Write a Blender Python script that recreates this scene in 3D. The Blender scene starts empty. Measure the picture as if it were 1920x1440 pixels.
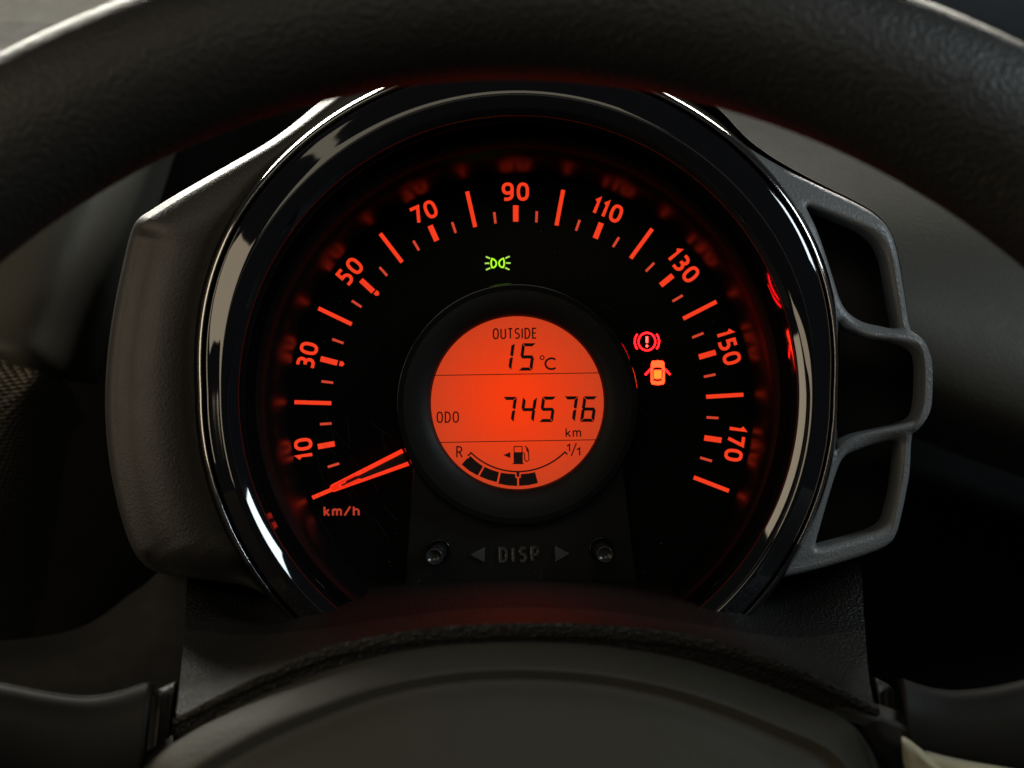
import bpy, bmesh, math, random
from mathutils import Vector, geometry
random.seed(7)
C = bpy.context.scene
R = math.radians
D = 0.45            # metres from camera to the dial face
S = 0.00016         # metres per photo pixel on the dial face

# ------------------------------------------------------------------ camera
cd = bpy.data.cameras.new('camera'); cam = bpy.data.objects.new('camera', cd); C.collection.objects.link(cam)
C.camera = cam
cam.location = (0, -D, 0); cam.rotation_euler = (R(90), 0, 0)
cd.sensor_width = 36; cd.lens = 36 * D / (1920 * S)
cd.clip_start = 0.01; cd.clip_end = 50
cd.dof.use_dof = True; cd.dof.focus_distance = D - 0.02; cd.dof.aperture_fstop = 14
# ------------------------------------------------------------------ world: only faint cabin light
w = bpy.data.worlds.new('World'); C.world = w; w.use_nodes = True
bg = w.node_tree.nodes['Background']; bg.inputs[0].default_value = (0.9, 0.95, 1.0, 1); bg.inputs[1].default_value = 0.02
C.view_settings.view_transform = 'Standard'; C.view_settings.look = 'None'
C.view_settings.exposure = 0; C.view_settings.gamma = 1
C.render.resolution_x = 1024; C.render.resolution_y = 768

def area(name, loc, target, sx, sy, L, col):
    """soft area light: L is its radiance"""
    l = bpy.data.lights.new(name, 'AREA'); l.shape = 'RECTANGLE'; l.size = sx; l.size_y = sy
    l.energy = L * math.pi * sx * sy; l.color = col
    o = bpy.data.objects.new(name, l); C.collection.objects.link(o)
    o.location = loc; o.rotation_euler = (Vector(target) - Vector(loc)).to_track_quat('-Z', 'Y').to_euler()
    return o
area('windscreen_light', (-0.08, 0.85, 0.74), (0, 0, 0.0), 1.4, 0.42, 36, (1.0, 0.96, 0.84))
area('left_window_light', (-0.86, -0.22, 0.12), (0, -0.02, 0), 0.22, 0.66, 2.7, (1.0, 0.82, 0.58))
area('left_split_light', (-0.88, -0.70, 0.06), (0, -0.02, 0), 0.36, 0.74, 2.3, (1.0, 0.82, 0.58))  # added: left light split in two to break up the ring reflections
area('right_window_light', (0.95, -0.45, 0.50), (0.1, 0, 0), 0.40, 0.30, 15, (0.80, 0.93, 1.0))
area('cabin_bounce_fill', (-0.25, -1.3, 0.75), (0, 0, 0), 1.2, 0.6, 1.1, (1.0, 0.90, 0.68))  # added fill behind the camera, stands in for light bounced around the cabin

# ------------------------------------------------------------------ helpers
def K(h): return S * (D - h) / D
def P(u, v, h=0.0):
    k = K(h); return Vector(((u - 960) * k, -h, (720 - v) * k))

def group_root(name, label, cat, loc=(0, 0, 0), group=None):
    o = bpy.data.objects.new(name, None); C.collection.objects.link(o); o.location = loc; o.empty_display_size = 0.01
    o['label'] = label; o['category'] = cat
    if group: o['group'] = group
    return o
def root_loc(o):
    v = Vector((0, 0, 0))
    while o: v += o.location; o = o.parent
    return v
def link(name, me, mat, parent=None, smooth=True):
    me.name = name
    o = bpy.data.objects.new(name, me); C.collection.objects.link(o)
    if mat: me.materials.clear(); me.materials.append(mat)
    if parent is not None:
        off = root_loc(parent)
        for v in me.vertices: v.co -= off
        o.parent = parent
    if smooth:
        for p in me.polygons: p.use_smooth = True
    return o
def mesh(verts, faces):
    me = bpy.data.meshes.new('m'); me.from_pydata([tuple(v) for v in verts], [], faces); me.update(); return me
def join(parts):
    V, F = [], []
    for v, f in parts:
        n = len(V); V += v; F += [tuple(i + n for i in q) for q in f]
    return V, F

def cr(pts, n=8, closed=False):
    """Catmull-Rom through points of any dimension"""
    out = []; m = len(pts)
    rng = range(m if closed else m - 1)
    for i in rng:
        if closed: p0, p1, p2, p3 = pts[i-1], pts[i], pts[(i+1) % m], pts[(i+2) % m]
        else:
            p1, p2 = pts[i], pts[i+1]
            p0 = pts[i-1] if i else [2*a-b for a, b in zip(p1, p2)]
            p3 = pts[i+2] if i + 2 < m else [2*b-a for a, b in zip(p1, p2)]
        for j in range(n):
            t = j / n
            out.append(tuple(0.5*((2*b)+(-a+c)*t+(2*a-5*b+4*c-d)*t*t+(-a+3*b-3*c+d)*t**3) for a, b, c, d in zip(p0, p1, p2, p3)))
    if not closed: out.append(tuple(pts[-1]))
    return out
def resample(pts, n):
    L = [0]
    for a, b in zip(pts, pts[1:]): L.append(L[-1] + math.dist(a[:2], b[:2]))
    out = []; k = 0
    for i in range(n):
        s = L[-1] * i / (n - 1)
        while k < len(L) - 2 and L[k+1] < s: k += 1
        t = (s - L[k]) / max(1e-9, L[k+1] - L[k]); t = min(max(t, 0), 1)
        out.append(tuple(a + (b - a) * t for a, b in zip(pts[k], pts[k+1])))
    return out
def loft(rows, nu=80, nr=5, flip=False):
    """rows of (u,v,h) control points -> smooth surface"""
    rr = [resample(cr(r, 10), nu) for r in rows]
    cols = [cr([r[i] for r in rr], nr) for i in range(nu)]
    m = len(cols[0]); V = [P(*cols[i][j]) for i in range(nu) for j in range(m)]
    F = []
    for i in range(nu - 1):
        for j in range(m - 1):
            q = (i*m+j, (i+1)*m+j, (i+1)*m+j+1, i*m+j+1)
            F.append(q[::-1] if flip else q)
    return V, F
def lathe(profile, segs=256, a0=0.0, a1=360.0, bulge=True):
    """profile: (radius px, h, centre u, centre v)"""
    V, F = [], []; closed = (a1 - a0) >= 360; n = segs if closed else segs + 1; m = len(profile)
    for i in range(n):
        a = R(a0 + (a1 - a0) * i / segs); s = math.sin(a)
        for r, h, cu, cv in profile:
            f = 1.0
            if bulge and s > 0 and r > 540: f = 1 + 0.048 * min(1, (r - 540) / 40) * math.sin(min(s / 0.62, 1) * math.pi / 2) ** 1.3
            V.append(P(cu + r * f * math.cos(a), cv - r * f * s, h))
    for i in range(n if closed else n - 1):
        for j in range(m - 1):
            F.append((i*m+j, i*m+j+1, ((i+1) % n)*m+j+1, ((i+1) % n)*m+j))
    return V, F
def sweep(path, m=24, power=2.0):
    """path: (u, v, h, half_v, half_u_normal in px, half depth m): tube with caps, cross-section in plane normal to the path"""
    V, F = [], []; n = len(path)
    for i, (u, v, h, hw, hd) in enumerate(path):
        a = path[max(0, i-1)]; b = path[min(n-1, i+1)]
        dx, dy = b[0]-a[0], b[1]-a[1]; l = math.hypot(dx, dy) or 1; nx, ny = dy/l, -dx/l
        for j in range(m):
            t = 2*math.pi*j/m; c, s = math.cos(t), math.sin(t)
            c = math.copysign(abs(c)**(2/power), c); s = math.copysign(abs(s)**(2/power), s)
            c0 = P(u, v, h); k = K(h)
            V.append(Vector((c0.x + nx*hw*c*k, c0.y - hd*s, c0.z - ny*hw*c*k)))
    for i in range(n-1):
        for j in range(m):
            F.append((i*m+j, i*m+(j+1) % m, (i+1)*m+(j+1) % m, (i+1)*m+j))
    F.append(tuple(range(m))[::-1]); F.append(tuple((n-1)*m+j for j in range(m)))
    return V, F

# flat shapes ---------------------------------------------------------------
def ribbon(pts, wd, closed=False):
    n = len(pts); Lf, Rt = [], []
    for i in range(n):
        p = pts[i]
        a = pts[i-1] if (i or closed) else None; b = pts[(i+1) % n] if (i < n-1 or closed) else None
        def nrm(p, q):
            dx, dy = q[0]-p[0], q[1]-p[1]; l = math.hypot(dx, dy) or 1e-9; return (-dy/l, dx/l)
        if a is None: nx, ny = nrm(p, b); sc = 1
        elif b is None: nx, ny = nrm(a, p); sc = 1
        else:
            n1, n2 = nrm(a, p), nrm(p, b); nx, ny = n1[0]+n2[0], n1[1]+n2[1]; l = math.hypot(nx, ny) or 1e-9
            nx, ny = nx/l, ny/l; sc = min(1/max(0.35, nx*n1[0]+ny*n1[1]), 2.2)
        Lf.append((p[0]+nx*wd/2*sc, p[1]+ny*wd/2*sc)); Rt.append((p[0]-nx*wd/2*sc, p[1]-ny*wd/2*sc))
    V = []
    for a, b in zip(Lf, Rt): V += [a, b]
    F = [(2*i, 2*i+1, (2*i+3) % (2*n), (2*i+2) % (2*n)) for i in range(n if closed else n-1)]
    return V, F
def poly(loops):
    """filled polygon (first loop) with holes"""
    vs = [[Vector((x, y, 0)) for x, y in l] for l in loops]
    tri = geometry.tessellate_polygon(vs)
    return [p for l in loops for p in l], [tuple(t) for t in tri]
def flat(name, shapes, h, mat, parent, step=0.00002):
    """shapes: list of (2-D px verts, faces) laid at height h, each a hair above the other"""
    parts = []
    for i, (v, f) in enumerate(shapes): parts.append(([P(x, y, h + step*i) for x, y in v], f))
    V, F = join(parts)
    me = mesh(V, F)
    bm = bmesh.new(); bm.from_mesh(me); bm.normal_update()
    bmesh.ops.reverse_faces(bm, faces=[f for f in bm.faces if f.normal.y > 0]); bm.to_mesh(me); bm.free()
    return link(name, me, mat, parent, smooth=False)
def arc(cx, cy, rx, ry, a0, a1, n=12):
    return [(cx + rx*math.cos(R(a0+(a1-a0)*i/n)), cy + ry*math.sin(R(a0+(a1-a0)*i/n))) for i in range(n+1)]
def sup(cx, cy, rx, ry, p=2.6, n=36):
    o = []
    for i in range(n):
        t = 2*math.pi*i/n; c, s = math.cos(t), math.sin(t)
        o.append((cx + rx*math.copysign(abs(c)**(2/p), c), cy + ry*math.copysign(abs(s)**(2/p), s)))
    return o
# stroke alphabet: width, [(points, closed)], y up, cap height 1
GL = {
 '0': (.60, [(sup(.30, .5, .30, .5, 2.5), True)]),
 '1': (.20, [([(0, .80), (.17, .985), (.17, 0)], False)]),
 '3': (.50, [([(.02, 1)] + arc(.24, .765, .235, .235, 90, -90) + [(.12, .53)], False), ([(.12, .53)] + arc(.24, .265, .265, .265, 90, -90) + [(0, 0)], False)]),
 '5': (.52, [([(.48, 1), (.07, 1), (.07, .565)] + arc(.24, .285, .28, .285, 88, -90) + [(0, 0)], False)]),
 '7': (.56, [([(0, 1), (.56, 1), (.22, 0)], False)]),
 '9': (.58, [(sup(.29, .70, .29, .30, 2.3), True), ([(.58, .70)] + arc(.28, .30, .30, .30, 12, -90) + [(.06, 0)], False)]),
 'k': (.56, [([(0, 0), (0, 1)], False), ([(.50, .68), (.02, .30)], False), ([(.16, .42), (.54, 0)], False)]),
 'm': (.92, [([(0, 0), (0, .72)], False), ([(0, .60)] + arc(.24, .49, .22, .21, 130, 0) + [(.46, 0)], False), ([(.46, .55)] + arc(.70, .49, .22, .21, 140, 0) + [(.92, 0)], False)]),
 'h': (.56, [([(0, 0), (0, 1)], False), ([(0, .55)] + arc(.28, .46, .28, .24, 130, 0) + [(.56, 0)], False)]),
 '/': (.66, [([(0, 0), (.66, 1.02)], False)]),
 'O': (.50, [(sup(.25, .5, .25, .5, 2.7), True)]),
 'U': (.46, [([(0, 1), (0, .26)] + arc(.23, .24, .23, .24, 180, 360) + [(.46, 1)], False)]),
 'T': (.42, [([(0, 1), (.42, 1)], False), ([(.21, 1), (.21, 0)], False)]),
 'S': (.42, [([(.41, .92)] + arc(.24, .74, .22, .26, 60, 225) + arc(.19, .26, .23, .26, 45, -125) + [(.01, .07)], False)]),
 'I': (.02, [([(.01, 0), (.01, 1)], False)]),
 'D': (.48, [([(0, 0), (0, 1)] + [(.16, 1)] + arc(.18, .5, .30, .5, 88, -88, 18) + [(.16, 0)], True)]),
 'E': (.38, [([(.38, 1), (0, 1), (0, 0), (.38, 0)], False), ([(0, .52), (.33, .52)], False)]),
 'C': (.50, [(arc(.29, .5, .29, .5, 48, 312, 24), False)]),
 'R': (.46, [([(0, 0), (0, 1), (.20, 1)] + arc(.20, .75, .22, .25, 88, -88) + [(0, .5)], False), ([(.22, .5), (.46, 0)], False)]),
 'P': (.44, [([(0, 0), (0, 1), (.20, 1)] + arc(.20, .74, .23, .26, 88, -88) + [(0, .48)], False)]),
}
def text(s, cx, cy, H, rot, sw, gap, squeeze=1.0):
    """ribbons of a word; cx,cy = middle of the word in px, rot in degrees anticlockwise on the picture"""
    hh = H - sw; x = 0; strokes = []
    for c in s:
        wdt, st = GL[c]
        for pts, cl in st:
            strokes.append(([(x + px*hh*squeeze, py*hh) for px, py in pts], cl))
        x += wdt*hh*squeeze + gap + sw
    W_ = x - gap - sw; ca, sa = math.cos(R(rot)), math.sin(R(rot)); out = []
    for pts, cl in strokes:
        q = []
        for px, py in pts:
            a, b = px - W_/2, py - hh/2
            q.append((cx + a*ca - b*sa, cy - (a*sa + b*ca)))
        out.append(ribbon(q, sw, cl))
    return out
def extruded(name, loops, h, thick, bevel, mat, parent, shift=None, res=3):
    """solid plate with holes and rounded edges standing at height h (front) reaching back thick"""
    cu = bpy.data.curves.new(name, 'CURVE'); cu.dimensions = '2D'; cu.fill_mode = 'BOTH'
    cu.extrude = thick/2 - bevel; cu.bevel_depth = bevel; cu.bevel_resolution = res; cu.offset = -bevel
    k = K(h)
    for l in loops:
        sp = cu.splines.new('POLY'); sp.points.add(len(l) - 1)
        for i, (u, v) in enumerate(l): sp.points[i].co = ((u-960)*k, (720-v)*k, 0, 1)
        sp.use_cyclic_u = True
    ob = bpy.data.objects.new('tmp', cu); C.collection.objects.link(ob)
    dg = bpy.context.evaluated_depsgraph_get(); me = bpy.data.meshes.new_from_object(ob.evaluated_get(dg))
    bpy.data.objects.remove(ob); bpy.data.curves.remove(cu)
    for v in me.vertices:
        x, y, z = v.co; v.co = (x, -(h - thick/2 + z), y)
        if shift: v.co.y -= shift(x/k + 960, 720 - y/k)
    bm = bmesh.new(); bm.from_mesh(me); bmesh.ops.remove_doubles(bm, verts=bm.verts, dist=1e-6)
    bmesh.ops.recalc_face_normals(bm, faces=bm.faces); bm.to_mesh(me); bm.free()
    o = link(name, me, mat, parent)
    for p in me.polygons: p.use_smooth = True
    try:
        me.set_sharp_from_angle(angle=R(50))
    except Exception: pass
    return o

# ------------------------------------------------------------------ materials
def new_mat(name):
    m = bpy.data.materials.new(name); m.use_nodes = True; return m, m.node_tree, m.node_tree.nodes['Principled BSDF']
def N(nt, t, **kw):
    n = nt.nodes.new(t)
    for k, v in kw.items():
        if k in n.inputs: n.inputs[k].default_value = v
        else: setattr(n, k, v)
    return n
def plastic(name, col, rough=0.5, grain=None, bump=0.2, dist=0.0003, spec=0.5, vor=False, metallic=0.0, vary=0.12, scratch=False, stretch=(1, 1, 1)):
    m, nt, b = new_mat(name)
    tc = N(nt, 'ShaderNodeTexCoord')
    nz = N(nt, 'ShaderNodeTexNoise', Scale=35.0, Detail=4.0); nt.links.new(tc.outputs['Object'], nz.inputs['Vector'])
    mx = N(nt, 'ShaderNodeMix', data_type='RGBA'); mx.inputs[6].default_value = (*[c*(1-vary) for c in col], 1); mx.inputs[7].default_value = (*[c*(1+vary) for c in col], 1)
    nt.links.new(nz.outputs[0], mx.inputs[0]); nt.links.new(mx.outputs[2], b.inputs['Base Color'])
    rm = N(nt, 'ShaderNodeMapRange'); rm.inputs[3].default_value = rough*0.88; rm.inputs[4].default_value = min(1, rough*1.12)
    nz2 = N(nt, 'ShaderNodeTexNoise', Scale=160.0, Detail=3.0); nt.links.new(tc.outputs['Object'], nz2.inputs['Vector'])
    nt.links.new(nz2.outputs[0], rm.inputs[0]); nt.links.new(rm.outputs[0], b.inputs['Roughness'])
    b.inputs['Specular IOR Level'].default_value = spec; b.inputs['Metallic'].default_value = metallic
    if grain:
        mp = N(nt, 'ShaderNodeMapping'); mp.inputs['Scale'].default_value = stretch; nt.links.new(tc.outputs['Object'], mp.inputs['Vector'])
        g1 = N(nt, 'ShaderNodeTexVoronoi', Scale=grain, feature='F1') if vor else N(nt, 'ShaderNodeTexNoise', Scale=grain, Detail=3.0)
        nt.links.new(mp.outputs[0], g1.inputs['Vector'])
        src = g1.outputs[0]
        if vor:
            g2 = N(nt, 'ShaderNodeTexNoise', Scale=grain*0.7, Detail=4.0); nt.links.new(mp.outputs[0], g2.inputs['Vector'])
            ad = N(nt, 'ShaderNodeMath', operation='ADD'); nt.links.new(src, ad.inputs[0]); nt.links.new(g2.outputs[0], ad.inputs[1]); src = ad.outputs[0]
        bp = N(nt, 'ShaderNodeBump', Strength=bump, Distance=dist); nt.links.new(src, bp.inputs['Height']); nt.links.new(bp.outputs[0], b.inputs['Normal'])
    return m
def emit(name, col, st=1.0, vary=0.0):
    m, nt, b = new_mat(name)
    b.inputs['Base Color'].default_value = (0.02, 0.01, 0.01, 1); b.inputs['Roughness'].default_value = 0.6
    b.inputs['Emission Color'].default_value = (*col, 1); b.inputs['Emission Strength'].default_value = st
    if vary:
        tc = N(nt, 'ShaderNodeTexCoord'); nz = N(nt, 'ShaderNodeTexNoise', Scale=55.0, Detail=2.0); nt.links.new(tc.outputs['Object'], nz.inputs['Vector'])
        r = N(nt, 'ShaderNodeMapRange'); r.inputs[3].default_value = st*(1-vary); r.inputs[4].default_value = st*(1+vary)
        nt.links.new(nz.outputs[0], r.inputs[0]); nt.links.new(r.outputs[0], b.inputs['Emission Strength'])
    return m

M_pod = plastic('grained_grey_plastic', (.0225, .0204, .0175), .50, 1400, .6, .0003, spec=.4)
M_frame = plastic('satin_grey_plastic', (.14, .142, .142), .42, 1300, .6, .0004)
M_gloss = plastic('piano_black_plastic', (.004, .004, .005), .035, spec=1.0)
M_chrome = plastic('dark_chrome', (.42, .41, .40), .09, metallic=1.0)
M_wall = plastic('dial_wall_black', (.003, .0025, .0025), .34, spec=.09)
M_face = plastic('dial_face_black', (.0012, .0011, .0009), .5, 1500, .1, .0001, spec=.12)
M_ring = plastic('display_surround_black', (.007, .0074, .007), .55, 1800, .12, .0001, spec=.3)
M_ringside = plastic('display_surround_edge', (.006, .006, .006), .12)
M_panel = plastic('button_panel_black', (.0075, .0075, .0075), .40, 1800, .1, .0001)
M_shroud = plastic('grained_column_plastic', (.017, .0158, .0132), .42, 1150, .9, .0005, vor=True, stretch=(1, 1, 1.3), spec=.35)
M_lip = plastic('darkened_lip', (.008, .0075, .0066), .5, 1150, .9, .0005, spec=.25, vor=True)  # shroud grain with colour darkened to hold back the display's red glow
M_leather = plastic('rim_leather', (.0125, .0112, .009), .54, 1000, .5, .0005, vor=True)
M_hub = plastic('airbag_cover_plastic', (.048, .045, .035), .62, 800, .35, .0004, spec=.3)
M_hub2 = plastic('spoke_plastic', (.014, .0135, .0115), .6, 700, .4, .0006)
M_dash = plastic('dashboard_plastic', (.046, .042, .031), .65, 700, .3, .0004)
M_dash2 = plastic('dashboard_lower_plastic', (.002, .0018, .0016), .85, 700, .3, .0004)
M_pale = plastic('pale_door_trim', (.10, .096, .080), .85, 500, .2)
M_cream = plastic('cream_insert', (.62, .57, .40), .5)
M_black = plastic('matt_black_plastic', (.002, .002, .002), .8, spec=.15)
M_stalk = plastic('stalk_plastic', (.0075, .0068, .005), .6, spec=.25)
M_stalk2 = plastic('stalk_collar_plastic', (.014, .012, .010), .5)
M_button = plastic('button_black', (.02, .02, .02), .22)

E_red = emit('dial_lettering_red', (.95, .045, .012), .95, .12)
E_dim = emit('small_tick_red', (.85, .07, .03), .72, .15)
E_unit = emit('unit_lettering_red', (.75, .06, .025), .60, .2)
E_needle = emit('needle_light_red', (1.0, .035, .008), 1.0, .05)
E_needle2 = emit('needle_core_red', (1.0, .02, .004), .85, .05)
E_green = emit('telltale_green', (.42, 1.0, .015), 1.15)
E_greend = emit('telltale_green_pale', (.55, 1.0, .15), .80)
E_tell = emit('telltale_red', (8.0, .045, .065), 1.0)
E_tell2 = emit('telltale_red_pale', (6.0, .30, .22), 1.0)
E_door = emit('telltale_orange', (7.0, .20, .045), 1.0)
E_door2 = emit('telltale_bright_orange', (5.0, .38, .035), 1.0)
M_lcdink = plastic('display_ink', (.018, .004, .003), .5)
M_lcdgrey = plastic('display_print', (.05, .008, .006), .5)

def screen_mat():
    m, nt, b = new_mat('display_backlight')
    b.inputs['Base Color'].default_value = (.004, .001, .001, 1); b.inputs['Specular IOR Level'].default_value = .15; b.inputs['Roughness'].default_value = .5
    tc = N(nt, 'ShaderNodeTexCoord'); nz = N(nt, 'ShaderNodeTexNoise', Scale=900.0, Detail=2.0); nt.links.new(tc.outputs['Object'], nz.inputs['Vector'])
    gr = N(nt, 'ShaderNodeTexGradient', gradient_type='SPHERICAL')
    mp = N(nt, 'ShaderNodeMapping'); mp.vector_type = 'POINT'
    mp.inputs['Location'].default_value = (0.02, .17, -2.28); mp.inputs['Scale'].default_value = (33, 33, 33)
    nt.links.new(tc.outputs['Object'], mp.inputs['Vector']); nt.links.new(mp.outputs[0], gr.inputs[0])
    ad = N(nt, 'ShaderNodeMath', operation='MULTIPLY_ADD'); ad.inputs[1].default_value = .25; nt.links.new(nz.outputs[0], ad.inputs[0]); nt.links.new(gr.outputs[0], ad.inputs[2])
    rp = N(nt, 'ShaderNodeValToRGB'); rp.color_ramp.elements[0].position = .12; rp.color_ramp.elements[1].position = .95
    rp.color_ramp.elements[0].color = (.52, .052, .015, 1); rp.color_ramp.elements[1].color = (.96, .047, .005, 1)
    nt.links.new(ad.outputs[0], rp.inputs[0]); nt.links.new(rp.outputs[0], b.inputs['Emission Color']); b.inputs['Emission Strength'].default_value = .93
    return m
M_screen = screen_mat()
def mesh_mat():
    """dimpled door cloth"""
    m = plastic('dimpled_panel', (.13, .115, .085), .65)
    nt = m.node_tree; b = nt.nodes['Principled BSDF']; tc = N(nt, 'ShaderNodeTexCoord')
    mp = N(nt, 'ShaderNodeMapping'); mp.inputs['Rotation'].default_value = (0, R(18), 0); mp.inputs['Scale'].default_value = (1, 1, 2.2)
    v = N(nt, 'ShaderNodeTexVoronoi', Scale=330.0); v.inputs['Randomness'].default_value = .12
    nt.links.new(tc.outputs['Object'], mp.inputs[0]); nt.links.new(mp.outputs[0], v.inputs['Vector'])
    bp = N(nt, 'ShaderNodeBump', Strength=1.0, Distance=.003); nt.links.new(v.outputs[0], bp.inputs['Height']); nt.links.new(bp.outputs[0], b.inputs['Normal'])
    bp.invert = True
    return m
M_dimple = mesh_mat()

# ================================================================== DASHBOARD
dash = group_root('dashboard', 'dark grey moulded dashboard panel behind and around the round speedometer', 'dashboard', P(960, 720, -.12))
V, F = loft([[(-500, 60, -.19), (0, 40, -.19), (300, 60, -.19), (420, 60, -.24)],
             [(-500, 240, -.135), (0, 230, -.135), (240, 225, -.14), (350, 225, -.21)],
             [(-500, 420, -.105), (-100, 420, -.105), (160, 420, -.11), (285, 420, -.18)],
             [(-500, 560, -.085), (-120, 580, -.085), (100, 600, -.09), (215, 600, -.17)],
             [(-500, 560, -.08), (-140, 615, -.08), (80, 690, -.085), (190, 700, -.17)],
             [(-500, 590, -.12), (-160, 640, -.11), (80, 705, -.11), (180, 720, -.18)]], 70, 6)
link('left_top_panel', mesh(V, F), M_dash, dash)
V, F = loft([[(-500, 560, -.11), (-160, 612, -.11), (40, 665, -.105), (110, 700, -.12), (150, 760, -.17)],
             [(-500, 600, -.085), (-160, 640, -.085), (30, 690, -.085), (92, 705, -.095), (160, 790, -.17)],
             [(-500, 800, -.085), (-160, 800, -.085), (-20, 800, -.088), (62, 800, -.11), (130, 830, -.18)],
             [(-500, 1000, -.10), (-160, 1000, -.10), (-60, 1000, -.10), (35, 1000, -.13), (100, 1010, -.19)],
             [(-500, 1200, -.13), (-200, 1200, -.13), (-100, 1200, -.14), (0, 1200, -.17), (60, 1200, -.2)]], 60, 6)
link('dimpled_panel', mesh(V, F), M_dimple, dash)
V, F = loft([[(700, 60, -.17), (1200, 60, -.17), (1700, 90, -.17), (2400, 150, -.17)],
             [(800, 200, -.13), (1300, 220, -.13), (1800, 260, -.13), (2400, 330, -.13)],
             [(900, 400, -.085), (1350, 400, -.085), (1800, 450, -.085), (2400, 560, -.085)],
             [(1000, 520, -.065), (1400, 530, -.065), (1850, 640, -.062), (2400, 800, -.062)],
             [(1000, 640, -.075), (1400, 650, -.075), (1850, 800, -.07), (2400, 980, -.07)],
             [(1000, 700, -.12), (1400, 700, -.12), (1850, 860, -.12), (2400, 1040, -.12)],
             [(1000, 720, -.20), (1400, 730, -.20), (1900, 890, -.20), (2400, 1080, -.20)]], 90, 7)
link('right_top_panel', mesh(V, F), M_dash, dash)
V, F = loft([[(-900, 100, -.21), (900, 100, -.21), (2800, 100, -.21)], [(-900, 1000, -.21), (900, 1000, -.21), (2800, 1000, -.21)],
             [(-900, 2200, -.21), (900, 2200, -.21), (2800, 2200, -.21)]], 20, 4)
link('inner_recess', mesh(V, F), M_black, dash)
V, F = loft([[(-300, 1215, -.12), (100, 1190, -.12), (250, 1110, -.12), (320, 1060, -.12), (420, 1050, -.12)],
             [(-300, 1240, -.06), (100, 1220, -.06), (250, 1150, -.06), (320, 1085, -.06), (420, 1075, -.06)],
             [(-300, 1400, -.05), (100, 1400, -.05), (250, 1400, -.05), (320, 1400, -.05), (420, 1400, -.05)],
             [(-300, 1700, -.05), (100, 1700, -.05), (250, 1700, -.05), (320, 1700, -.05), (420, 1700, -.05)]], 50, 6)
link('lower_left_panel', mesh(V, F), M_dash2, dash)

trim = group_root('door_trim', 'pale grey-beige trim in the top left corner above the wheel rim', 'door trim', P(0, 0, -.25))
V, F = loft([[(-900, -300, -.45), (200, -300, -.45), (900, -300, -.45)], [(-900, 40, -.34), (200, 20, -.34), (900, 0, -.34)], [(-900, 420, -.22), (200, 320, -.22), (900, 220, -.22)]], 30, 5)
link('trim_panel', mesh(V, F), M_pale, trim)
pil = group_root('windscreen_pillar', 'near black pillar corner in the top right above the wheel rim', 'pillar', P(1850, 40, -.25))
V, F = loft([[(1300, -500, -.35), (1900, -500, -.35), (2700, -500, -.35)], [(1300, 60, -.30), (1900, 70, -.30), (2700, 80, -.30)],
             [(1300, 80, -.26), (1900, 88, -.26), (2700, 105, -.26)]], 30, 5)
link('pillar_panel', mesh(V, F), plastic('pillar_dark', (.012, .014, .017), .5), pil)
V, F = loft([[(1300, 84, -.27), (1900, 92, -.27), (2700, 110, -.27)], [(1300, 260, -.20), (1900, 260, -.20), (2700, 260, -.20)]], 30, 5)
link('pillar_base', mesh(V, F), plastic('pillar_base', (.03, .032, .034), .6), pil)

# ================================================================== INSTRUMENT CLUSTER
CU, CV = 970, 757
clu = group_root('instrument_cluster', 'round speedometer pod glowing red, ringed in black and chrome, behind the wheel', 'speedometer', P(CU, 1180, .0))
link('dial_face', mesh(*lathe([(0.5, 0, CU, CV), (150, 0, CU, CV), (300, 0, CU, CV), (436, 0, 976, 763)], 128, bulge=False)), M_face, clu)
q = cr([(434, 0.0, 976, 763), (446, .0138, 975, 759), (458, .0240, 974, 755), (470, .0298, 973, 751), (481, .0328, 972, 747.5), (492, .0348, 971, 744)], 6)
link('dial_wall', mesh(*lathe(q, 256, bulge=False)), M_wall, clu)
q = cr([(492, .0348, 971, 744), (504, .0368, 971, 742.5), (511, .0380, 971, 741.6)], 5)
link('dial_wall_lip', mesh(*lathe(q, 256, bulge=False)), plastic('wall_lip_black', (.0008, .0006, .0006), .6, spec=.02), clu)
rc = (971.5, 741)
link('polished_inner_edge', mesh(*lathe([(512.2, .0384, 971, 741.6), (521.2, .0417, *rc)], 320, bulge=False)), M_gloss, clu)
q = cr([(521.2, .0418, *rc), (522.2, .0426, *rc), (523, .0434, *rc)], 4) + cr([(524, .0440, *rc), (530, .0448, *rc), (540, .0460, *rc), (550, .0470, *rc), (555, .04725, *rc), (559, .04712, *rc), (565, .0466, *rc), (575, .0457, *rc), (584, .0449, *rc), (587, .0443, *rc), (588, .0430, *rc)], 4)
link('black_ring', mesh(*lathe(q, 320)), M_gloss, clu)
q = cr([(588.5, .0430, *rc), (589.5, .0445, *rc), (592, .0453, *rc), (595, .0454, *rc), (599, .0447, *rc), (602, .0430, *rc), (603.5, .040, *rc), (604.5, .030, *rc), (604, .0, *rc)], 4)
def lower(a): return a
link('chrome_trim', mesh(*lathe(q, 320, -28, 212)), M_chrome, clu)
link('black_lower_trim', mesh(*lathe([(r-.3, h-.0002, a, b) for r, h, a, b in q], 160, 206, 334)), M_gloss, clu)

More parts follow.
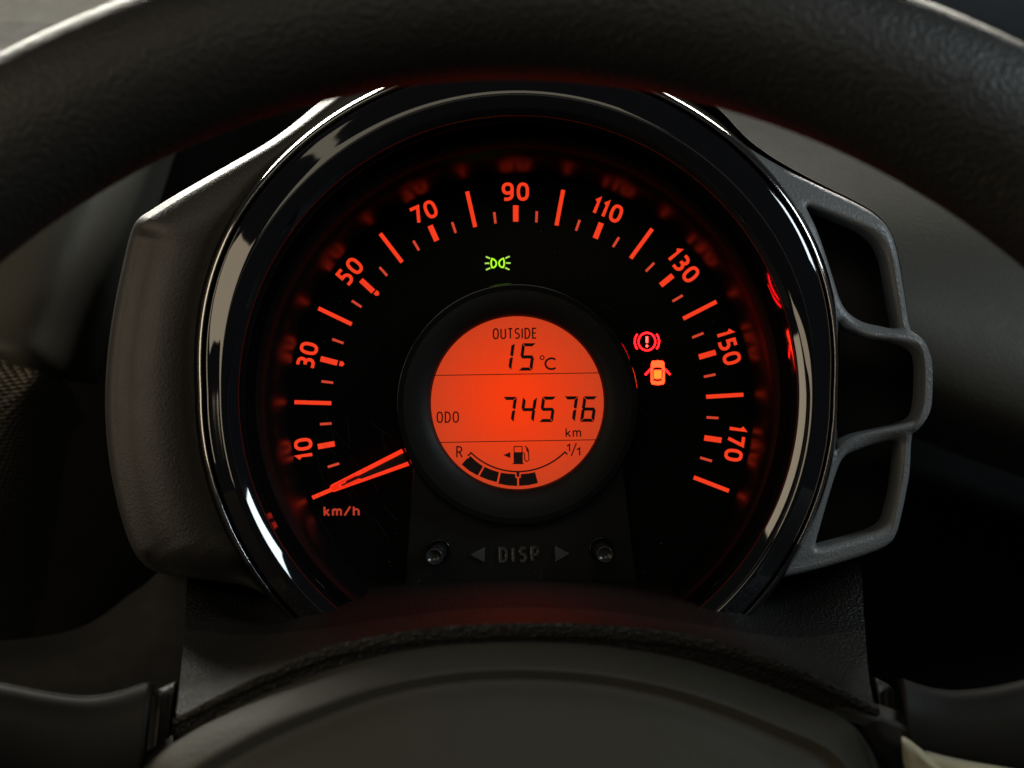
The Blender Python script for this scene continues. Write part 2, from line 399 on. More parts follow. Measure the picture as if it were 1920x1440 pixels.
TICKS = {'major': [(597,578,659.5,608),(552,754,621.3,756),(585.6,933.4,650,906),(1281,597.5,1343.4,565.6),(1324,744,1394,740),(1300.8,895,1366.8,920.5),
    (1182.5,484.4,1223,429),(1043.4,422.8,1056,356),(891,425.8,875.8,359),(754,491.7,713,438)],
 'medium': [(601,672.5,632.6,680.7),(596,837.5,627.4,832),(1310.5,669.5,1342,660.5),(1320.5,821,1352.8,825.5),(1238.8,535,1261.6,516.3),(1116,447,1127.5,418),
    (967,415.6,967,385),(819,451.4,806.4,423),(700,546.7,676.7,525)],
 'minor': [(623,636,644,643.5),(602.7,715,624.7,717.7),(600,795.3,621.6,794),(614.6,875.7,636,869),(1298,633,1319,624.5),(1319.8,706.5,1341.5,702),(1324.8,782.5,1347,783.8),
    (1312.8,858,1334.8,864.5),(1261,565,1280,553.8),(1211,508.8,1226.6,493),(1149.4,463,1160.6,445),(1080,432.5,1087,412.5),(1005.6,417,1006.6,396),(929,419,926.7,397.8),
    (854.4,436.7,847.8,416.7),(785.6,469.4,775,451.4),(725.8,517,711.7,501),(678,575.8,659.7,563.9)]}
for kind, wd, mt in (('major', 7.6, E_red), ('medium', 10.2, E_red), ('minor', 4.6, E_dim)):
    for a, b, c, d in TICKS[kind]:
        flat(kind + '_tick', [ribbon([(a, b), (c, d)], wd)], .0004, mt, clu)
# small pointed marks at 30 and 50
for cx, cy, dx, dy in ((641, 682.3, .97, .22), (706.8, 550.3, .76, .65)):
    pts = [(-4.5, -4.6), (1.5, -4.6), (5, 0), (1.5, 4.6), (-4.5, 4.6)]
    flat('speed_limit_mark', [poly([[(cx + a*dx - b*dy, cy + a*dy + b*dx) for a, b in pts]])], .0004, E_red, clu)
for s, x, y, r in (('10', 569.7, 841.7, 98), ('30', 576.4, 666, 77), ('50', 656, 508.5, 49), ('70', 794.5, 398, 23.5), ('90', 966.3, 359.3, 0),
                   ('110', 1139, 393.8, -22), ('130', 1281.5, 497.5, -50.5), ('150', 1366, 650.5, -73.5), ('170', 1378.5, 831, -98)):
    flat('speed_number', text(s, x, y, 34.5, r, 6.2, 5.6), .0004, E_red, clu)
flat('unit_lettering', text('km/h', 640.5, 958.3, 20, .5, 3.6, 3.0), .0004, E_unit, clu)

# needle
ndl = extruded('needle', [[(618.5, 912.5), (621, 909), (752.5, 842), (756.5, 849), (672, 892), (667, 893), (640, 906.5), (636, 910), (639, 912.5), (672, 897.5), (678, 898), (764, 866), (767, 873), (626, 922.5), (621.5, 921.5), (618.5, 917)]], .0066, .0012, .00018, E_needle, clu)
extruded('needle_tip', [[(621, 913), (626, 909.5), (666, 889.5), (669, 892), (639, 906.5), (633.5, 910.5), (638, 914.5), (672, 899), (675, 901), (629, 918.5), (623, 919)]], .0069, .0006, .00012, E_needle2, ndl)
extruded('needle_core', [[(640, 909), (756, 850), (764, 866), (640, 912)]], .0060, .0010, .00015, plastic('needle_body_dark', (.03, .018, .016), .3), ndl)

# telltale lamps
sx = lambda X: 860 + X/12.8
sy = lambda Y: 440 + Y/12.8
lamp = bpy.data.objects.new('side_light_symbol', None); C.collection.objects.link(lamp); lamp.parent = clu
for s in (1, -1):
    cx = 936.5
    f = (lambda u, v, s=s: (sx(u), sy(v))) if s == 1 else (lambda u, v: (2*933 - sx(u) + 0.3, sy(v) - .5))
    D_ = [f(*p) for p in [(800, 578)] + cr([(800, 578), (850, 600), (893, 645), (904, 690), (890, 745), (850, 782), (803, 790)], 4)[1:] + cr([(803, 790), (785, 740), (780, 685), (785, 625), (800, 578)], 4)[1:-1]]
    flat('lamp_outline', [ribbon(D_, 2.9, True)], .0004, E_green, lamp)
    for a, b in (((650, 527), (752, 572)), ((628, 688), (738, 686)), ((655, 846), (757, 798))):
        flat('ray', [ribbon([f(*a), f(*b)], 2.8)], .0004, E_greend, lamp)
z4 = lambda X, Y: (1140 + X/4, 580 + Y/4)
bk = flat('brake_warning_symbol', [ribbon([z4(*p) for p in arc(292, 242, 63, 66, 0, 350, 35)], 3.0, True)], .0004, E_tell, clu)
for a0, a1 in ((142, 218), (-38, 38)):
    flat('bracket_arc', [ribbon([z4(*p) for p in arc(292, 242, 91, 91, a0, a1, 14)], 3.2)], .0004, E_tell, bk)
flat('exclamation_mark', [ribbon([z4(292, 203), z4(292, 252)], 4.4), poly([[z4(*p) for p in arc(292, 275, 10, 10, 0, 345, 15)]])], .0004, E_tell2, bk)
dr = flat('open_door_symbol', [poly([[z4(*p) for p in [(330, 388), (372, 382), (414, 388), (422, 402), (426, 450), (426, 540), (418, 562), (372, 568), (328, 562), (320, 540), (320, 450), (324, 402)]]])], .0004, E_door, clu)
flat('door_leaf', [ribbon([z4(322, 445), z4(278, 492)], 3.8)], .0004, E_tell, dr)
flat('door_leaf', [ribbon([z4(424, 445), z4(467, 490)], 3.8)], .0004, E_tell, dr)
flat('windscreen_mark', [poly([[z4(*p) for p in [(334, 440), (372, 433), (410, 440), (402, 456), (372, 452), (342, 456)]]])], .0006, M_lcdgrey, dr)
flat('rear_window_mark', [poly([[z4(*p) for p in [(342, 520), (372, 524), (402, 520), (408, 534), (372, 540), (336, 534)]]])], .0006, M_lcdgrey, dr)
for s in (336, 409):
    flat('side_window_mark', [ribbon([z4(s, 455), z4(s + (6 if s < 372 else -6), 515)], 1.6)], .0006, M_lcdgrey, dr)
flat('car_roof', [poly([[z4(*p) for p in [(346, 460), (398, 460), (400, 515), (344, 515)]]])], .0006, E_door2, dr)

# display surround and screen
q = cr([(230, 0.0, CU, CV+1), (229, .004, CU, CV+1), (228, .0080, CU, CV+1), (226.5, .0094, CU, CV+1), (224, .0098, CU, CV+1), (214, .0098, CU, CV+1)], 4)
link('display_surround_edge', mesh(*lathe(q, 200, bulge=False)), M_ringside, clu)
q = cr([(214, .0098, CU, CV+1), (200, .0098, CU, CV), (184, .0094, CU, CV-1), (172, .0086, CU, CV-2), (165.5, .0078, CU, CV-2), (163.6, .0068, CU, CV-2), (163.2, .005, CU, CV-2)], 5)
link('display_surround', mesh(*lathe(q, 200, bulge=False)), M_ring, clu)
scr = link('display_screen', mesh(*lathe([(.5, .0052, CU, CV-2), (60, .0052, CU, CV-2), (165.5, .0052, CU, CV-2)], 160, bulge=False)), M_screen, clu, smooth=False)
link('screen_rim', mesh(*lathe([(162.0, .0056, CU, CV-2), (164.4, .0056, CU, CV-2)], 160, bulge=False)), plastic('screen_rim_dark', (.03, .005, .003), .4), scr)  # narrow dark ring around the screen edge
HS = .0056
zz = lambda X, Y: (740 + X/3.6, 540 + Y/3.6)
flat('display_lettering', text('OUTSIDE', 965.3, 625.3, 21, .8, 2.7, 2.7, .98), HS, M_lcdgrey, scr)
flat('display_lettering', text('ODO', 839.6, 782.2, 21.5, .8, 2.7, 3.1, 1.0), HS, M_lcdgrey, scr)
flat('display_lettering', text('km', 1075, 811, 18.5, .8, 2.5, 2.6, .92), HS, M_lcdgrey, scr)
flat('display_lettering', text('C', 1032.5, 682, 24, .8, 3.8, 3, 1.95) + [ribbon(arc(1016.5, 670.6, 3.7, 3.7, 0, 340, 17), 1.9, True)], HS, M_lcdgrey, scr)
flat('display_lettering', text('R', 861.5, 847.5, 22.5, .8, 2.7, 3, 1.05), HS, M_lcdgrey, scr)
flat('display_lettering', [ribbon([zz(1162, 1068), zz(1180, 1056), zz(1181, 1103)], 2.5), ribbon([zz(1192, 1135), zz(1226, 1047)], 2.4),
                           ribbon([zz(1230, 1092), zz(1248, 1080), zz(1249, 1130)], 2.5)], HS, M_lcdgrey, scr)
flat('dividing_line', [ribbon([(812, 704), (1127, 699)], 1.5)], HS, M_lcdgrey, scr)
flat('dividing_line', [ribbon([(821, 829.6), (1118, 824.6)], 1.5)], HS, M_lcdgrey, scr)
SEG = {'1': 'bc', '5': 'afgcd', '7': 'abc', '4': 'fgbc', '6': 'afgcde'}
def seven(ch, xr, yc, wd, ht, t=6.0, sl=.14, gap=.8):
    """slanted seven-segment digit; xr = right edge at mid height"""
    x0, x1, y0, y1 = 0, wd, 0, ht; m = ht/2; g = gap; o = []
    S_ = {'a': [(g, 0), (wd-g, 0), (wd-t-g*.3, t), (t+g*.3, t)], 'd': [(t+g*.3, ht-t), (wd-t-g*.3, ht-t), (wd-g, ht), (g, ht)],
          'g': [(g*1.6, m), (t*.75, m-t/2), (wd-t*.75, m-t/2), (wd-g*1.6, m), (wd-t*.75, m+t/2), (t*.75, m+t/2)],
          'f': [(0, g), (t, t+g*1.2), (t, m-t*.55-g*.4), (t*.45, m-g), (0, m-g*2)], 'e': [(0, m+g*2), (t*.45, m+g), (t, m+t*.55+g*.4), (t, ht-t-g*1.2), (0, ht-g)]}
    S_['b'] = [(wd-x, y) for x, y in S_['f']]; S_['c'] = [(wd-x, y) for x, y in S_['e']]
    if ch in '1': S_['b'][1] = (wd-t, t*.5+g)
    return [poly([[(xr - wd + x + (m-y)*sl, yc - m + y) for x, y in S_[c]]]) for c in SEG[ch]]
for ch, xr, yc, wd, ht in (('1', 962, 669, 26, 50.5), ('5', 1001.5, 669.2, 26, 51.5), ('7', 966.3, 768, 26, 48), ('4', 1003.9, 768, 26.5, 48),
                           ('5', 1040, 767.5, 26.5, 48), ('7', 1081, 767, 26, 48), ('6', 1117.2, 767, 26.5, 48)):
    flat('display_digit', seven(ch, xr, yc, wd, ht), HS, M_lcdink, scr)
fa = [zz(830 + 451.6*math.cos(R(a)), 788 + 451.6*math.sin(R(a))) for a in [134.2 - i*(134.2-45)/40 for i in range(41)]]
flat('fuel_scale', [ribbon([zz(494, 1134)] + fa + [zz(1166, 1124)], 2.9)], HS, M_lcdgrey, scr)
flat('fuel_scale_mark', [poly([[zz(822, 1242), zz(842, 1242), zz(841, 1274), zz(823, 1274)]])], HS+.0002, M_lcdgrey, scr)
for pts in ([(487, 1152), (500, 1148), (510, 1133), (550, 1170), (592, 1200), (596, 1206), (560, 1266), (503, 1234), (452, 1191)],
            [(607, 1207), (650, 1226), (704, 1243), (689, 1311), (628, 1294), (572, 1271)],
            [(716, 1246), (760, 1252), (814, 1256), (815, 1282), (827, 1282), (827, 1337), (764, 1333), (700, 1321)],
            [(839, 1282), (851, 1282), (851, 1256), (900, 1252), (948, 1243), (967, 1317), (905, 1331), (839, 1336)]):
    flat('fuel_bar', [poly([[zz(*p) for p in pts]])], HS, M_lcdink, scr)
flat('fuel_pump_symbol', [poly([[zz(803, 1108), zz(865, 1108), zz(865, 1184), zz(803, 1184)]]), ribbon([zz(806, 1110), zz(806, 1070), zz(860, 1070), zz(860, 1110)], 1.8),
     ribbon([zz(796, 1186), zz(871, 1186)], 1.8), ribbon([zz(*p) for p in cr([(866, 1112), (876, 1120), (877, 1150), (884, 1168), (896, 1169), (906, 1155), (904, 1128), (902, 1098), (894, 1078), (878, 1068)], 4)], 1.9),
     poly([[zz(884, 1076), zz(906, 1096), zz(906, 1112), zz(896, 1108), zz(888, 1092)]])], HS, M_lcdgrey, scr)
flat('filler_side_arrow', [poly([[zz(733, 1128), zz(781, 1107), zz(781, 1148)]])], HS, M_lcdgrey, scr)

# button panel below the display
pan = extruded('button_panel', [[(775, 850), (1168, 845), (1171, 890), (1196, 1092), (757, 1096), (772, 895)]], .0048, .005, .0007, M_panel, clu)
for nm, pts in (('arrow_mark', [(881, 1040.6), (908.7, 1026.5), (908.7, 1055)]), ('arrow_mark', [(1040.5, 1023.7), (1068, 1038.6), (1041, 1054.7)])):
    o = extruded(nm, [pts], .0058, .0012, .00022, plastic('embossed_grey', (.075, .073, .07), .3), clu, res=2)
def solid_text(name, s, cx, cy, H, rot, sw, gap, h, th, mat, parent):
    parts = []
    for i, (v, f) in enumerate(text(s, cx, cy, H, rot, sw, gap, 1.0)):
        hh = h + .00004*i; n = len(v)
        top = [P(x, y, hh) for x, y in v]; bot = [P(x, y, hh - th) for x, y in v]
        fs = [tuple(q) for q in f]
        cnt = {}
        for q in f:
            for a, b in zip(q, q[1:] + q[:1]): cnt[(a, b)] = 1
        for (a, b) in list(cnt):
            if (b, a) not in cnt: fs.append((a, b, b + n, a + n))
        parts.append((top + bot, fs))
    me = mesh(*join(parts)); bm = bmesh.new(); bm.from_mesh(me); bmesh.ops.recalc_face_normals(bm, faces=bm.faces)
    ed = [e for e in bm.edges if len(e.link_faces) == 2 and e.calc_face_angle(0) > .8]
    bmesh.ops.bevel(bm, geom=ed, offset=.00009, segments=2, affect='EDGES', profile=.5); bm.to_mesh(me); bm.free()
    return link(name, me, mat, parent, smooth=False)
M_emb = plastic('embossed_lettering', (.06, .06, .058), .12, spec=1.0)
solid_text('panel_lettering', 'DISP', 973.5, 1040, 30, .8, 5.4, 7.0, .0056, .0012, M_emb, clu)
for bu, bv, tu, tv in ((823, 1033, 814, 1044), (1127, 1029, 1134, 1040)):
    b = link('push_button', mesh(*lathe([(15.8, .0048, bu, bv), (16.2, .012, (bu+tu)/2, (bv+tv)/2), (16.4, .0205, tu, tv), (15.6, .0214, tu, tv), (14.4, .0217, tu, tv), (12.6, .0216, tu, tv), (11.8, .0212, tu, tv), (.3, .0211, tu, tv)], 48, bulge=False)), M_button, clu)
    link('button_collar', mesh(*lathe([(23.5, .0046, bu, bv), (22.5, .0060, bu, bv), (20, .0064, bu, bv), (18.5, .0060, bu, bv), (18, .0046, bu, bv)], 48, bulge=False)), M_ringside, b)

# left side of the pod
def ring_pt(a, r=600):
    s = math.sin(R(a)); f = 1 + (0.048*math.sin(min(s/0.62, 1)*math.pi/2)**1.3 if s > 0 else 0)
    return rc[0] + r*f*math.cos(R(a)), rc[1] - r*f*s
outer = cr([(760, 118), (700, 135), (640, 162), (594, 196), (545, 236), (500, 268), (455, 294), (400, 325), (335, 362), (285, 393), (258, 412), (245, 437), (232, 490), (217, 560), (205, 635), (198, 715),
            (198, 790), (205, 865), (219, 940), (238, 1005), (255, 1040), (280, 1066), (320, 1079), (390, 1089), (460, 1097), (520, 1104), (575, 1105)], 6)
NI = 170; outer = resample(outer, NI)
inner = []
for i in range(NI):
    # ring point facing the outline point
    t = i/(NI-1)
    inner.append(ring_pt(108 + (228-108)*t, 597))
rows = []
V, F = [], []
prof = [(0, .034), (.02, .0375), (.06, .0392), (.2, .0402), (.38, .0404), (.55, .0390), (.68, .0362), (.8, .0322)]
for i in range(NI):
    ui, vi = inner[i]; uo, vo = outer[i]
    L = math.hypot(uo-ui, vo-vi); col = []
    ew = 16 if vo < 430 or vo > 1050 else 26     # rounded edge width in px
    ew = min(ew, L*.45)
    e0 = 1 - ew/L
    up = min(1, max(0, (440 - vo)/30)); fl = 1 - up*(1 - min(1, L/420))
    for s, h in prof:
        t = s/0.8*e0; u, v = ui+(uo-ui)*t, vi+(vo-vi)*t
        if s > .06: h = .0405 - (.0405-h)*fl
        # crease: the upper shoulder tilts up and away, the lower one down
        cu_ = 442 - (u-250)*.26; cl_ = 1030 + (u-265)*.08
        if v < cu_: h -= min(.010, (cu_ - v)*.00004)
        if v > cl_: h -= min(.006, (v - cl_)*.00018)
        col.append((u, v, h))
    hl = col[-1][2]
    for j in range(1, 7):
        a = j/6*math.pi/2; t = e0 + (1-e0)*math.sin(a)
        rd = .0055*(1-math.cos(a)); tl = j/6; ch = .0048*tl
        t2 = e0 + (1-e0)*tl
        t = t*(1-up) + t2*up
        col.append((ui+(uo-ui)*t, vi+(vo-vi)*t, hl - (rd*(1-up) + ch*up)))
    col.append((ui+(uo-ui)*.995, vi+(vo-vi)*.995, hl-.03)); col.append((ui+(uo-ui)*.98, vi+(vo-vi)*.98, hl-.09))
    rows.append(col)
m = len(rows[0]); V = [P(*p) for c in rows for p in c]
F = [(i*m+j, i*m+j+1, (i+1)*m+j+1, (i+1)*m+j) for i in range(NI-1) for j in range(m-1)]
link('left_side_cover', mesh(V, F), M_pod, clu)

# right side lattice frame
oc = cr([(1200, 110), (1270, 135), (1330, 178), (1362, 204), (1405, 250), (1448, 283), (1500, 314), (1560, 345), (1615, 372), (1655, 397), (1680, 428), (1694, 468), (1703, 522), (1712, 580), (1717, 618)], 5)
oc += cr([(1719, 620), (1735, 633), (1748, 655), (1753, 690), (1753, 735), (1749, 768), (1741, 790), (1728, 808), (1719, 815)], 5)
oc += cr([(1720, 820), (1719, 850), (1717, 890), (1711, 925), (1704, 960), (1693, 1003), (1677, 1025), (1640, 1042), (1567, 1063), (1500, 1079), (1462, 1086), (1444, 1090)], 5)
ins = [ring_pt(a, 572) for a in [-35.5 + i*4 for i in range(int((38+66)/4)+1)]]
h1 = cr([(1522, 383), (1552, 393), (1589, 408), (1628, 426), (1656, 448), (1671, 478), (1678, 510), (1686, 560), (1693, 607), (1684, 615), (1655, 610), (1622, 602), (1596, 586), (1580, 563), (1569, 530), (1556, 488), (1540, 440), (1524, 398)], 5, True)
h2 = cr([(1572, 610), (1590, 616), (1633, 633), (1670, 638), (1703, 645), (1724, 655), (1735, 672), (1738, 700), (1737, 745), (1733, 768), (1720, 786), (1690, 797), (1655, 805), (1612, 815), (1588, 826), (1568, 842), (1562, 780), (1566, 700)], 5, True)
h3 = cr([(1592, 853), (1612, 845), (1639, 836), (1678, 827), (1696, 829), (1697, 850), (1694, 889), (1690, 925), (1683, 956), (1673, 985), (1650, 1000), (1620, 1009), (1580, 1019), (1540, 1028), (1533, 1020), (1542, 985), (1556, 935), (1570, 890), (1580, 866)], 5, True)
def shift(u, v):
    d = math.hypot(u-rc[0], v-rc[1]) - 600
    base = -.00003*max(0, d)
    mid = 1/(1+math.exp((abs(v-716) - 96)/7)) if u > 1600 else (1/(1+math.exp((abs(v-716) - 96)/7)))*max(0, (u-1560)/40)
    return base + .0035*mid - .00006*max(0, 420-v)
fr = extruded('right_lattice_frame', [oc + ins, h1, h2, h3], .0405, .013, .0021, M_frame, clu, shift, 6)
# dark recess behind the lattice
def band(points, h0, h1, inset=0):
    V = []; n = len(points)
    for u, v in points: V += [P(u, v, h0), P(u, v, h1)]
    return V, [(2*i, 2*i+1, 2*i+3, 2*i+2) for i in range(n-1)]
oi = [(971 + (u-971)*.985, 741 + (v-741)*.985) for u, v in oc]
link('lattice_side_wall', mesh(*band(oi, .030, -.06)), M_black, clu)
V, F = poly([oi + ins]); link('lattice_recess', mesh([P(x, y, .012) for x, y in V], F), plastic('recess_black', (.007, .0055, .005), .6), clu, smooth=False)
# outer barrel of the pod behind the ring
link('pod_barrel', mesh(*lathe([(598, .035, *rc), (600, .0, *rc), (600, -.07, *rc), (300, -.075, *rc)], 160, -30, 210)), M_black, clu)
# dust on the lens
dust = []
for i in range(90):
    if i < 26: u, v = random.uniform(640, 1290), random.uniform(1055, 1110)
    else:
        a = random.uniform(0, 6.28); r = random.uniform(240, 400); u, v = 970 + r*math.cos(a), 757 + r*math.sin(a)
    if v > 1050: h = .0075
    else: h = .0012
    r = random.uniform(.3, .75)
    dust.append(([P(u + r*math.cos(t*1.05), v + r*math.sin(t*1.05), h + .00001*i) for t in range(6)], [(0, 1, 2, 3, 4, 5)]))
V, F = join(dust); d = link('dust_specks', mesh(V, F), plastic('dust', (.30, .28, .25), .9), clu, smooth=False); d['kind'] = 'stuff'

scr_ = []
def scratch(u, v, a, L, bend, wd):
    pts = [(u + math.cos(a)*t*L - math.sin(a)*bend*t*t, v + math.sin(a)*t*L + math.cos(a)*bend*t*t) for t in [k/6 for k in range(7)]]
    V2, F2 = ribbon(pts, wd); scr_.append(([P(x, y, .0118 + .00001*len(scr_)) for x, y in V2], F2))
for k in range(16): scratch(random.uniform(575, 720), random.uniform(760, 985), R(random.uniform(40, 80)), random.uniform(20, 70), random.uniform(-6, 6), .42)
for k in range(9): scratch(random.uniform(1110, 1210), random.uniform(560, 740), R(random.uniform(20, 100)), random.uniform(20, 60), random.uniform(-8, 8), .4)
for k in range(5): scratch(random.uniform(780, 1150), random.uniform(1060, 1085), R(random.uniform(-90, 60)), random.uniform(6, 16), random.uniform(-9, 9), .5)
V, F = join(scr_); d = link('lens_scratches', mesh(V, F), plastic('scratch', (.035, .032, .028), .5), clu, smooth=False); d['kind'] = 'stuff'

# ================================================================== COLUMN SHROUD
sh = group_root('steering_column_shroud', 'leather-grained dark plastic cover over the steering column, under the speedometer', 'column cover', P(980, 1380, .08))
SHR = [
 [(352, 1078, -.01), (480, 1082, -.01), (600, 1086, -.005), (800, 1086, .0), (970, 1084, .002), (1150, 1086, .0), (1350, 1086, -.005), (1480, 1080, -.01), (1608, 1056, -.01)],
 [(352, 1082, .015), (480, 1120, .02), (590, 1128, .03), (700, 1112, .025), (830, 1098, .022), (970, 1092, .02), (1110, 1097, .022), (1240, 1110, .025), (1365, 1128, .03), (1470, 1118, .02), (1612, 1062, .015)],
 [(350, 1098, .026), (480, 1160, .036), (590, 1157, .050), (700, 1141, .052), (830, 1122, .052), (970, 1116, .052), (1110, 1121, .052), (1240, 1138, .052), (1365, 1153, .050), (1480, 1152, .036), (1616, 1088, .026)],
 [(346, 1180, .045), (470, 1190, .055), (590, 1180, .066), (700, 1164, .070), (830, 1146, .072), (970, 1139, .074), (1110, 1144, .072), (1240, 1160, .070), (1365, 1180, .066), (1490, 1195, .055), (1622, 1180, .045)],
 [(338, 1270, .075), (450, 1250, .082), (570, 1215, .088), (700, 1186, .091), (830, 1168, .094), (970, 1160, .096), (1110, 1165, .094), (1240, 1178, .091), (1365, 1204, .088), (1500, 1240, .082), (1630, 1275, .075)],
 [(330, 1345, .100), (430, 1298, .104), (520, 1258, .106), (640, 1217, .108), (800, 1191, .110), (970, 1182, .111), (1130, 1185, .110), (1300, 1203, .108), (1420, 1235, .106), (1520, 1270, .104), (1642, 1330, .100)],
 [(326, 1362, .104), (430, 1312, .108), (520, 1272, .110), (640, 1231, .112), (800, 1205, .114), (970, 1196, .115), (1130, 1199, .114), (1300, 1217, .112), (1420, 1249, .110), (1520, 1284, .108), (1645, 1345, .104)],
 [(324, 1385, .102), (430, 1334, .106), (520, 1294, .108), (640, 1253, .110), (800, 1227, .112), (970, 1218, .113), (1130, 1221, .112), (1300, 1239, .110), (1420, 1270, .108), (1520, 1305, .106), (1650, 1365, .102)],
 [(324, 1800, .08), (430, 1800, .08), (520, 1800, .08), (640, 1800, .08), (800, 1800, .08), (970, 1800, .08), (1130, 1800, .08), (1300, 1800, .08), (1420, 1800, .08), (1520, 1800, .08), (1650, 1800, .08)]]
rr = [resample(cr(r_, 10), 150) for r_ in SHR]
cols = [cr([r_[i] for r_ in rr], 8) for i in range(150)]
m = len(cols[0]); cut = 24
def strip(j0, j1):
    n = j1 - j0 + 1; V = [P(*c[j]) for c in cols for j in range(j0, j1+1)]
    return V, [(i*n+j, (i+1)*n+j, (i+1)*n+j+1, i*n+j+1) for i in range(149) for j in range(n-1)]
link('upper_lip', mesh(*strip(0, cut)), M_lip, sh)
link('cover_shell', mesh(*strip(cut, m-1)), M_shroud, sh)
for side, uu, ue in (('l', [(352, 1079, -.01), (352, 1082, .015), (350, 1098, .026), (346, 1180, .045), (338, 1270, .075), (330, 1345, .100), (326, 1362, .104), (324, 1800, .08)], 30),
                     ('r', [(1608, 1057, -.01), (1612, 1062, .015), (1616, 1088, .026), (1622, 1180, .045), (1630, 1275, .075), (1642, 1330, .100), (1645, 1345, .104), (1650, 1800, .08)], -30)):
    V = []; c = cr(uu, 5)
    for u, v, h in c: V += [P(u, v, h-.0002), P(u + ue*.05, v+2, h - .09)]
    link('cover_side', mesh(V, [(2*i, 2*i+1, 2*i+3, 2*i+2) for i in range(len(c)-1)]), M_shroud, sh)

# ================================================================== STALKS
def stalk(name, label, top, end, sg, collar):
    r_ = group_root(name, label, 'stalk', P(end[0][0], end[0][1], .09))
    rows = []
    for dv, h, du in ((22, .060, 0), (3, .080, 0), (0, .0960, 0), (4, .0985, 1), (30, .1015, 4), (70, .1040, 9), (130, .1050, 15), (200, .1035, 22), (330, .097, 32)):
        row = [(u - sg*du*(1 if k == len(top)-1 else .6 if k == len(top)-2 else 0), v + dv, h) for k, (u, v) in enumerate(top)]
        u, v, hh = row[-1]; row += [(u + sg*4, v + 2, hh - .003), (u + sg*5.5, v + 4, hh - .012)]
        rows.append(row)
    link('lever', mesh(*loft(rows, 90, 5)), M_stalk, r_)
    rows = []
    for dv, h in ((16, .05), (2, .072), (0, .0765), (10, .081), (60, .084), (140, .085), (300, .083)):
        rows.append([(u - sg*dv*.10, v + dv, h + dh) for u, v, dh in collar])
    link('collar', mesh(*loft(rows, 40, 5)), M_stalk2, r_)
    return r_
stalk('turn_signal_stalk', 'dark plastic stalk on the left, entering the steering column cover', [(-420, 1215), (-200, 1245), (0, 1280), (60, 1292), (120, 1302), (165, 1305), (215, 1298), (262, 1283), (284, 1279)], [(284, 1279)], 1,
      [(292, 1296, -.012), (297, 1292, -.002), (302, 1290, 0), (315, 1284, 0), (326, 1279, 0), (330, 1278, -.002), (334, 1278, -.012)])
stalk('wiper_stalk', 'brown-grey plastic stalk on the right, entering the steering column cover', [(2340, 1190), (2100, 1235), (1920, 1275), (1860, 1288), (1804, 1294), (1766, 1293), (1729, 1285), (1700, 1275), (1690, 1272)], [(1690, 1272)], -1,
      [(1676, 1292, -.012), (1671, 1288, -.002), (1666, 1284, 0), (1655, 1278, 0), (1644, 1272, 0), (1640, 1271, -.002), (1636, 1271, -.012)])

# ================================================================== STEERING WHEEL
HR = .15
wh = group_root('steering_wheel', 'dark leather steering wheel whose rim and centre pad frame the speedometer', 'steering wheel', P(960, 1650, .10))
c1, r1 = (954, 1649), 1502; c2, r2 = (978, 1974), 2107
NP, NM = 220, 48; V = []
for i in range(NP):
    a = 2*math.pi*i/NP; dx, dy = math.sin(a), -math.cos(a)
    px, py = c1[0] + r1*dx, c1[1] + r1*dy
    ex, ey = px-c2[0], py-c2[1]; bq = ex*dx+ey*dy; cq = ex*ex+ey*ey-r2*r2; tt = -bq + math.sqrt(max(0, bq*bq-cq))
    tt = min(max(tt, 280), 345)
    mx, my = px+dx*tt/2, py+dy*tt/2; k = K(HR)
    c0 = P(mx, my, HR)
    for j in range(NM):
        t = 2*math.pi*j/NM
        V.append(Vector((c0.x + dx*tt/2*k*math.cos(t), c0.y - .0150*math.sin(t), c0.z - dy*tt/2*k*math.cos(t))))
F = [(i*NM+j, i*NM+(j+1) % NM, ((i+1) % NP)*NM+(j+1) % NM, ((i+1) % NP)*NM+j) for i in range(NP) for j in range(NM)]
link('rim', mesh(V, F), M_leather, wh)
# hub: darker spoke body behind, lit pad in front
pad = [(262, 1470), (292, 1420), (345, 1382), (400, 1350), (480, 1310), (560, 1278), (660, 1242), (760, 1217), (860, 1203), (960, 1198), (1060, 1201), (1150, 1210), (1230, 1224), (1300, 1240), (1400, 1272), (1500, 1311), (1560, 1336), (1600, 1362), (1632, 1405), (1655, 1450), (1665, 1480)]
def off(pts, dv, sq, h): return [(960 + (u-960)*sq, v + dv, h) for u, v in pts]
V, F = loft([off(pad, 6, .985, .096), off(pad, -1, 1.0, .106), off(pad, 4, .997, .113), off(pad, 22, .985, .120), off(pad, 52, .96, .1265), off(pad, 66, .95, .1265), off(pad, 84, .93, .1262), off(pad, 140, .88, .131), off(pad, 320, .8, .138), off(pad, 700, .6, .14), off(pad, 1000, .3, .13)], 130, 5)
link('airbag_cover', mesh(V, F), M_hub, wh)
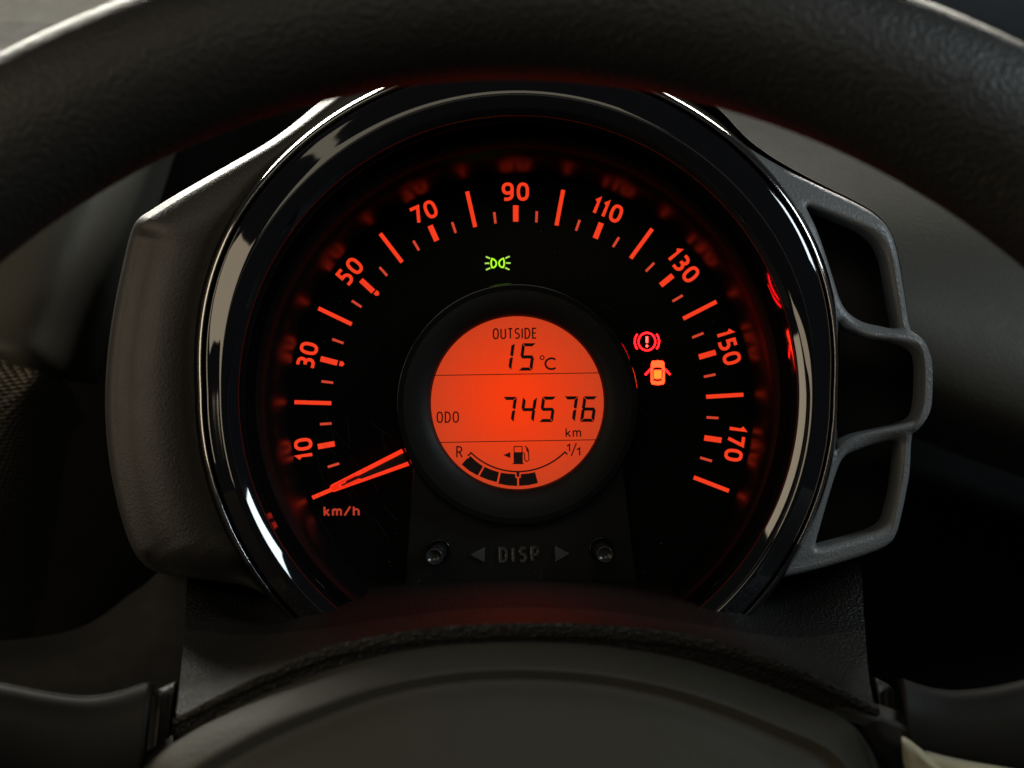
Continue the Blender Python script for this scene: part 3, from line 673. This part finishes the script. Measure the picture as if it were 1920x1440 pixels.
body = [(-500, 1830), (-100, 1640), (100, 1500), (230, 1435), (300, 1394), (400, 1332), (560, 1262), (700, 1222), (830, 1200), (960, 1192), (1080, 1194), (1200, 1201), (1330, 1222), (1450, 1252), (1560, 1288), (1640, 1318), (1700, 1338), (1780, 1362), (1850, 1388), (1925, 1412), (2100, 1470), (2500, 1570)]
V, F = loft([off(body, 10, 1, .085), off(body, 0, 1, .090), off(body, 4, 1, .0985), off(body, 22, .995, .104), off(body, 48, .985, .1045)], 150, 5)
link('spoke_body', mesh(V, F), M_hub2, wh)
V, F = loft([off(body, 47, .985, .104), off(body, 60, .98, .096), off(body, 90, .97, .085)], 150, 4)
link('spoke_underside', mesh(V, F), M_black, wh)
# dark gap and cream insert beside the pad
V, F = loft([[(1618, 1362, 0.1140), (1650, 1352, 0.1140), (1690, 1372, 0.1140)], [(1640, 1400, 0.1200), (1665, 1395, 0.1210), (1692, 1402, 0.1200)], [(1655, 1440, 0.1200), (1680, 1440, 0.1220), (1697, 1440, 0.1200)], [(1670, 1520, 0.1200), (1700, 1520, 0.1210), (1730, 1520, 0.1200)]], 20, 5)
link('pad_gap_seal', mesh(V, F), M_black, wh)
V, F = loft([[(1676, 1386, 0.1100), (1692, 1381, 0.1100), (1704, 1387, 0.1105), (1728, 1405, 0.1105), (1760, 1432, 0.1100)], [(1682, 1398, 0.1130), (1696, 1396, 0.1140), (1712, 1404, 0.1140), (1734, 1424, 0.1140), (1770, 1448, 0.1130)],
             [(1690, 1440, 0.1130), (1705, 1440, 0.1140), (1725, 1444, 0.1140), (1752, 1452, 0.1140), (1790, 1470, 0.1130)], [(1700, 1540, 0.1130), (1740, 1540, 0.1140), (1770, 1540, 0.1140), (1800, 1540, 0.1140), (1840, 1540, 0.1130)]], 30, 5)
link('cream_spoke_insert', mesh(V, F), M_cream, wh)
V, F = loft([[(1735, 1408, .108), (1800, 1424, .108), (1880, 1438, .108), (2000, 1460, .108)], [(1745, 1430, 0.1115), (1800, 1442, 0.1115), (1880, 1456, 0.1115), (2000, 1480, 0.1115)], [(1760, 1540, 0.1115), (1850, 1540, 0.1115), (1900, 1540, 0.1115), (2000, 1560, 0.1115)]], 20, 5)
link('cream_spoke_insert', mesh(V, F), M_cream, wh)
